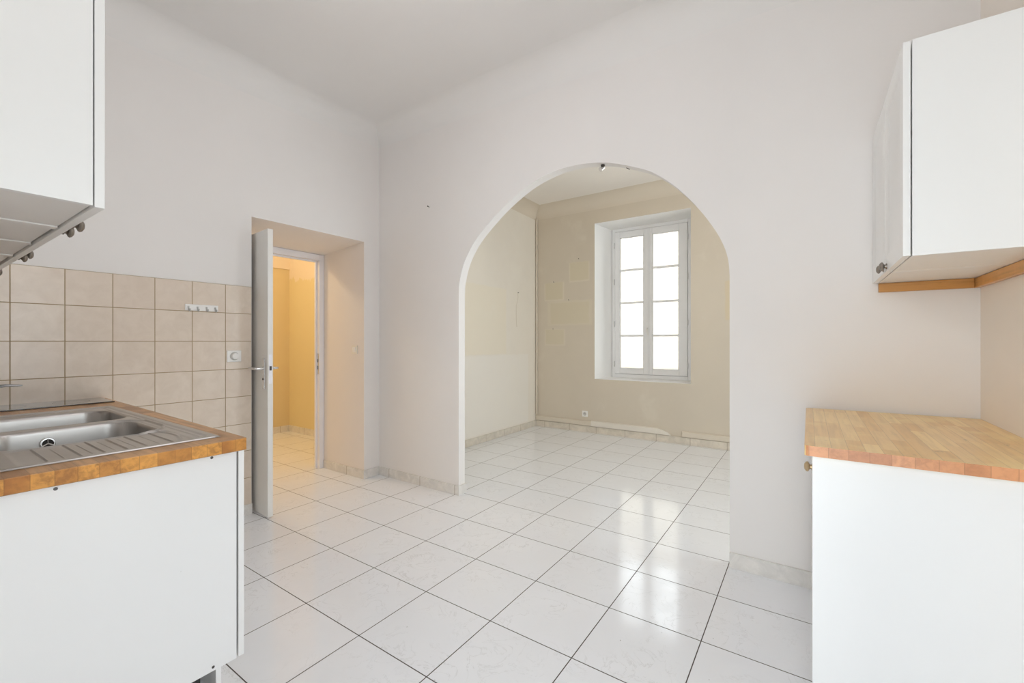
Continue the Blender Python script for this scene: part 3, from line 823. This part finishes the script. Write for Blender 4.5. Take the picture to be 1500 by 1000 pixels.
# overflow rosette on the far wall of the near bowl, and drains
def rosette(c, n_, r, par):
    n_ = Vector(n_); c = Vector(c)
    bm = bmesh.new(); add_tube(bm, [c, c+n_*.002], [r, r*.9], 24); ro = obj('overflow_ring', bm, M['chrome'], par, smooth=True)
    bm = bmesh.new(); add_tube(bm, [c+n_*.0021, c+n_*.0024], r*.74, 24); obj('overflow_hole', bm, M['dark_hole'], ro)
    bm = bmesh.new(); up = Vector((0, 0, 1)) if abs(n_.z) < .5 else Vector((1, 0, 0)); sd = n_.cross(up)
    for a in (PI/2, PI/2+2*PI/3, PI/2+4*PI/3):
        dd = up*math.sin(a)+sd*math.cos(a)
        add_tube(bm, [c+n_*.003, c+n_*.003+dd*r*.8], .0022, 6)
    obj('overflow_grille', bm, M['chrome'], ro)
rosette((BA[0]+.0095, .352, -.050), Vector((1, 0, .12)).normalized(), .021, snk)
for b in (BA, BB): rosette(((b[0]+b[1])/2, (b[2]+b[3])/2, -.168), (0, 0, 1), .04, snk)
# mixer tap
tp = thing('mixer_tap', 'chrome lever mixer tap at the back edge of the sink', 'tap', (-2.345, .160, WT+.0085))
bm = bmesh.new(); add_tube(bm, [(0, 0, 0), (0, 0, .006), (0, 0, .007), (0, .010, .03), (0, .045, .118)], [.030, .030, .024, .023, .024], 24); obj('tap_body', bm, M['chrome_dark'], tp, smooth=True)
bm = bmesh.new(); add_tube(bm, [(0, .044, .116), (0, .054, .142), (0, .058, .150)], [.0245, .024, .014], 24); cp = obj('tap_cap', bm, M['chrome_dark'], tp, smooth=True)
bm = bmesh.new(); add_tube(bm, [(0, .045, .142), (0, .070, .157), (0, .095, .161), (.002, .134, .158)], [(.016, .010), (.013, .007), (.010, .005), (.008, .003)], 14); obj('tap_lever', bm, M['chrome_dark'], cp, smooth=True)
bm = bmesh.new(); add_tube(bm, [(0, .02, .055), (-.05, .03, .10), (-.10, .045, .115), (-.13, .055, .108), (-.135, .057, .09)], [.013, .012, .011, .011, .0115], 16); obj('spout', bm, M['chrome_dark'], tp, smooth=True)
# hob
hb_ = thing('ceramic_hob', 'narrow black glass hob lying flat on the worktop beside the tiled wall', 'hob', (-3.205, .455, WT+.0008))
bm = bmesh.new(); add_box(bm, -.125, .135, -.30, .262, 0, .006); obj('glass_top', bm, M['hob'], hb_, .002)
hring = simple('hob_zone_print', (.16, .15, .14), .2)
for yy, r in ((-.13, .09), (.12, .07)):
    bm = bmesh.new()
    for k in range(48):
        a0, a1 = 2*PI*k/48, 2*PI*(k+1)/48
        f_ = [bm.verts.new((.003+q*math.cos(a), yy+q*math.sin(a), .00615)) for q, a in ((r, a0), (r, a1), (r-.002, a1), (r-.002, a0))]
        bm.faces.new(f_)
    obj('cooking_zone', bm, hring, hb_)

# --- left: wall cabinets above the sink run
UX1, UZ, UYF, UYD = -1.445, 1.583, .297, .319
uh = .92
ue = [UX1, -2.365, XL+.008]
ue = [UX1, -1.832, -2.203, -2.574, -2.950, XL+.008]
ul = ['white wall cabinet nearest the camera, its side panel filling the top left corner',
      'white wall cabinet second from the camera above the sink',
      'white wall cabinet third from the camera, in the middle of the row',
      'white wall cabinet fourth from the camera, next to the corner one',
      'white wall cabinet in the corner against the tiled wall']
for k in range(5):
    x1, x0 = ue[k]-.0005, ue[k+1]+.0005; w = x1-x0
    cab = thing('wall_cabinet', ul[k], 'cabinet', (x0, 0, UZ), group='wall cabinets over the sink run')
    yb = YR+.0005
    ins = .0 if k % 2 == 0 else .004
    bm = bmesh.new(); t = .018
    add_box(bm, 0, t, yb, UYF-ins, 0, uh); add_box(bm, t, w-t, yb, UYF-ins, 0.004, t); add_box(bm, t, w-t, yb, UYF-ins, uh-t, uh)
    add_box(bm, t, w-t, yb, yb+.006, t, uh-t)
    obj('carcass', bm, M['carcass'], cab, .0008)
    bm = bmesh.new(); add_box(bm, w-t, w, yb, UYF, 0, uh)
    obj('side_panel', bm, M['lacquer'] if k == 0 else M['carcass'], cab, .001)
    d = shaker('door', w-.003, uh+.004, .019, cab, M['lacquer'], ((1, 0, 0), (0, 1, 0)))
    d.location = (.0015, UYD-.019, -.003)
    kb = obj('knob', knob_bm((0, 1, 0), (1, 0, 0)), M['pewter'], d, smooth=True)
    kb.location = ((.058 if k % 2 == 0 else w-.060), .019, .0105); kb.scale = (1.25, 1.1, 1.1)

# --- right: base cabinet and worktop
RX = .030
rb = thing('base_cabinet', 'white base cabinet against the right wall, with wide blank side panel and wooden top', 'cabinet', (0, 1.692, 0))
bm = bmesh.new(); add_box(bm, .009, XR-.002, 0, .018, 0, .884); obj('side_panel', bm, M['lacquer_worn'], rb, .001)
bm = bmesh.new(); L_ = .945
add_box(bm, RX+.002, XR-.002, L_-.018, L_, .0, .884); add_box(bm, RX+.002, XR-.002, .018, L_-.018, .12, .138)
add_box(bm, XR-.010, XR-.002, .018, L_-.018, .138, .884); add_box(bm, RX+.002, XR-.002, L_/2-.009, L_/2+.009, .138, .884)
obj('carcass', bm, M['carcass'], rb, .0008)
for q in range(2):
    d = shaker('door', L_/2-(.021 if q == 0 else .003), .757, .018, rb, M['lacquer'], ((0, 1, 0), (-1, 0, 0)))
    d.location = (RX-.0015, q*(L_/2)+(.0195 if q == 0 else .0015), .125)
    if q: continue
    kb = obj('knob', knob_bm((-1, 0, 0), (0, 1, 0)), M['brass'], d, smooth=True)
    kb.location = (-.018, .030 if q == 0 else L_/2-.034, .711)
bm = bmesh.new(); add_box(bm, RX+.045, RX+.061, .018, L_, .003, .118); obj('plinth', bm, M['lacquer'], rb, .001)
rt = thing('worktop', 'pale golden butcher block top on the right hand cabinet', 'worktop', (0, 0, 0))
bm = bmesh.new(); pts = []
rr = .014
for (cx_, cy_, a0) in ((-.012+rr, 1.672+rr, PI), (XR-.001, 1.672, None), (XR-.001, 2.660, None), (-.012+.02, 2.625-.02, PI/2)):
    if a0 is None: pts.append((cx_, cy_))
    else:
        R_ = rr if cy_ < 2 else .02
        if cy_ < 2: rng = [PI + PI/2*k/6 for k in range(7)]
        else: rng = [PI/2 + PI/2*k/6 for k in range(7)]
        pts += [(cx_+R_*math.cos(a), cy_+R_*math.sin(a)) for a in rng]
add_prism(bm, pts, 2, .886, .919)
bmesh.ops.triangulate(bm, faces=[f for f in bm.faces if len(f.verts) > 4])
so = obj('slab', bm, [M['wood_right'], M['wood_right_edge']], rt, .004, seg=3)
for p in so.data.polygons:
    if p.normal.y < -.7: p.material_index = 1

# --- right: wall cabinets with oak battens below
VX, VZ, VH = .272, 1.523, .690
rlab = ['white wall cabinet on the right wall, nearer the camera, its side panel fully lit',
        'white wall cabinet on the right wall, farther one touching the arch wall']
for k in range(2):
    y0 = 1.862 + k*.400; L_ = .398 if k == 0 else .402
    cab = thing('wall_cabinet', rlab[k], 'cabinet', (0, y0, VZ), group='wall cabinets on the right wall')
    bm = bmesh.new(); t = .018
    add_box(bm, VX, XR-.001, L_-t, L_, 0, VH); add_box(bm, VX, XR-.001, t, L_-t, 0.001, t); add_box(bm, VX, XR-.001, t, L_-t, VH-t, VH)
    add_box(bm, XR-.008, XR-.001, t, L_-t, t, VH-t)
    obj('carcass', bm, M['carcass'], cab, .0008)
    bm = bmesh.new(); add_box(bm, VX, XR-.001, 0, t, 0, VH); obj('side_panel', bm, M['lacquer'], cab, .001)
    d = shaker('door', L_-.005, VH-.002, .019, cab, M['lacquer'], ((0, 1, 0), (-1, 0, 0)))
    d.location = (VX-.0035, .0015, .001)
    kb = obj('knob', knob_bm((-1, 0, 0), (0, 1, 0)), M['pewter'], d, smooth=True)
    kb.location = (-.019, L_-.050 if k == 0 else .035, .018)
bm = bmesh.new(); add_box(bm, .270, XR-.022, YA-.020, YA-.001, 1.480, 1.5215)
tag(obj('mounting_batten', bm, M['wood_batten'], bevel=.002), 'oak batten on the arch wall under the right cabinets', 'batten', 'battens under the right cabinets')
bm = bmesh.new(); add_box(bm, XR-.021, XR-.001, 1.862, YA-.001, 1.480, 1.5215)
tag(obj('mounting_batten', bm, butcher('oak_batten_side', 'y', (.66, .34, .10), (.54, .26, .07), w=.2, L=3, seed=6), bevel=.002),
    'oak batten on the right wall, running towards the camera under the cabinets', 'batten', 'battens under the right cabinets')

# ------------------------------------------------------------------ light
w = bpy.data.worlds.new('sky'); sc.world = w; w.use_nodes = True
bg = w.node_tree.nodes['Background']; bg.inputs[0].default_value = (.89, .945, 1.0, 1); bg.inputs[1].default_value = 6.4
def portal(name, loc, rot, sx, sy):
    l = bpy.data.lights.new(name, 'AREA'); l.shape = 'RECTANGLE'; l.size = sx; l.size_y = sy; l.cycles.is_portal = True
    o = bpy.data.objects.new(name, l); C.objects.link(o); o.location = loc; o.rotation_euler = rot
portal('daylight_portal_rear', ((OX0+OX1)/2, YR-RD+.005, OZ/2), (PI/2, 0, PI), OX1-OX0, OZ)
portal('daylight_portal_right', (XR+.295, (W4[0]+W4[1])/2, (W4[2]+W4[3])/2), (PI/2, 0, PI/2), W4[1]-W4[0], W4[3]-W4[2])
portal('daylight_portal_far_right', (XF+.115, (W5[0]+W5[1])/2, (W5[2]+W5[3])/2), (PI/2, 0, PI/2), W5[1]-W5[0], W5[3]-W5[2])
portal('daylight_portal_side', ((W3[0]+W3[1])/2, FY+.08, (WZ0+WZ1)/2), (PI/2, 0, 0), W3[1]-W3[0], WZ1-WZ0)
portal('daylight_portal_back', ((FX0+FX1)/2, FY+.08, (FZ0+FZ1)/2), (PI/2, 0, 0), FX1-FX0, FZ1-FZ0)
def point_light(name, loc, e, col, r=.08):
    l = bpy.data.lights.new(name, 'POINT'); l.energy = e; l.color = col; l.shadow_soft_size = r
    o = bpy.data.objects.new(name, l); C.objects.link(o); o.location = loc
point_light('hall_lamp', (-4.9, 1.7, 2.6), 36, (1.0, .80, .52), .1)
point_light('kitchen_fill', (-1.3, 1.0, 2.7), 13, (1.0, .96, .985), .15)  # added fill light, brightens walls, floor and ceiling evenly
point_light('far_room_fill', (-.6, 4.1, 2.5), 10, (1.0, .98, .98), .12)  # added fill, supplements the far room's daylight

# ------------------------------------------------------------------ camera
cd = bpy.data.cameras.new('camera'); cam = bpy.data.objects.new('camera', cd); C.objects.link(cam)
cam.location = (0, 0, 1.25); cam.rotation_euler = (PI/2, 0, .6002)
cd.sensor_width = 36; cd.lens = 635.5*36/1500; cd.clip_start = .02
sc.camera = cam

sc.view_settings.view_transform = 'Standard'; sc.view_settings.look = 'None'
sc.view_settings.gamma = 1; sc.view_settings.use_curve_mapping = False
sc.view_settings.exposure = -0.06
cy = sc.cycles
cy.use_denoising = True
cy.max_bounces = 14; cy.diffuse_bounces = 8; cy.glossy_bounces = 4; cy.transparent_max_bounces = 12
cy.caustics_reflective = False; cy.caustics_refractive = False
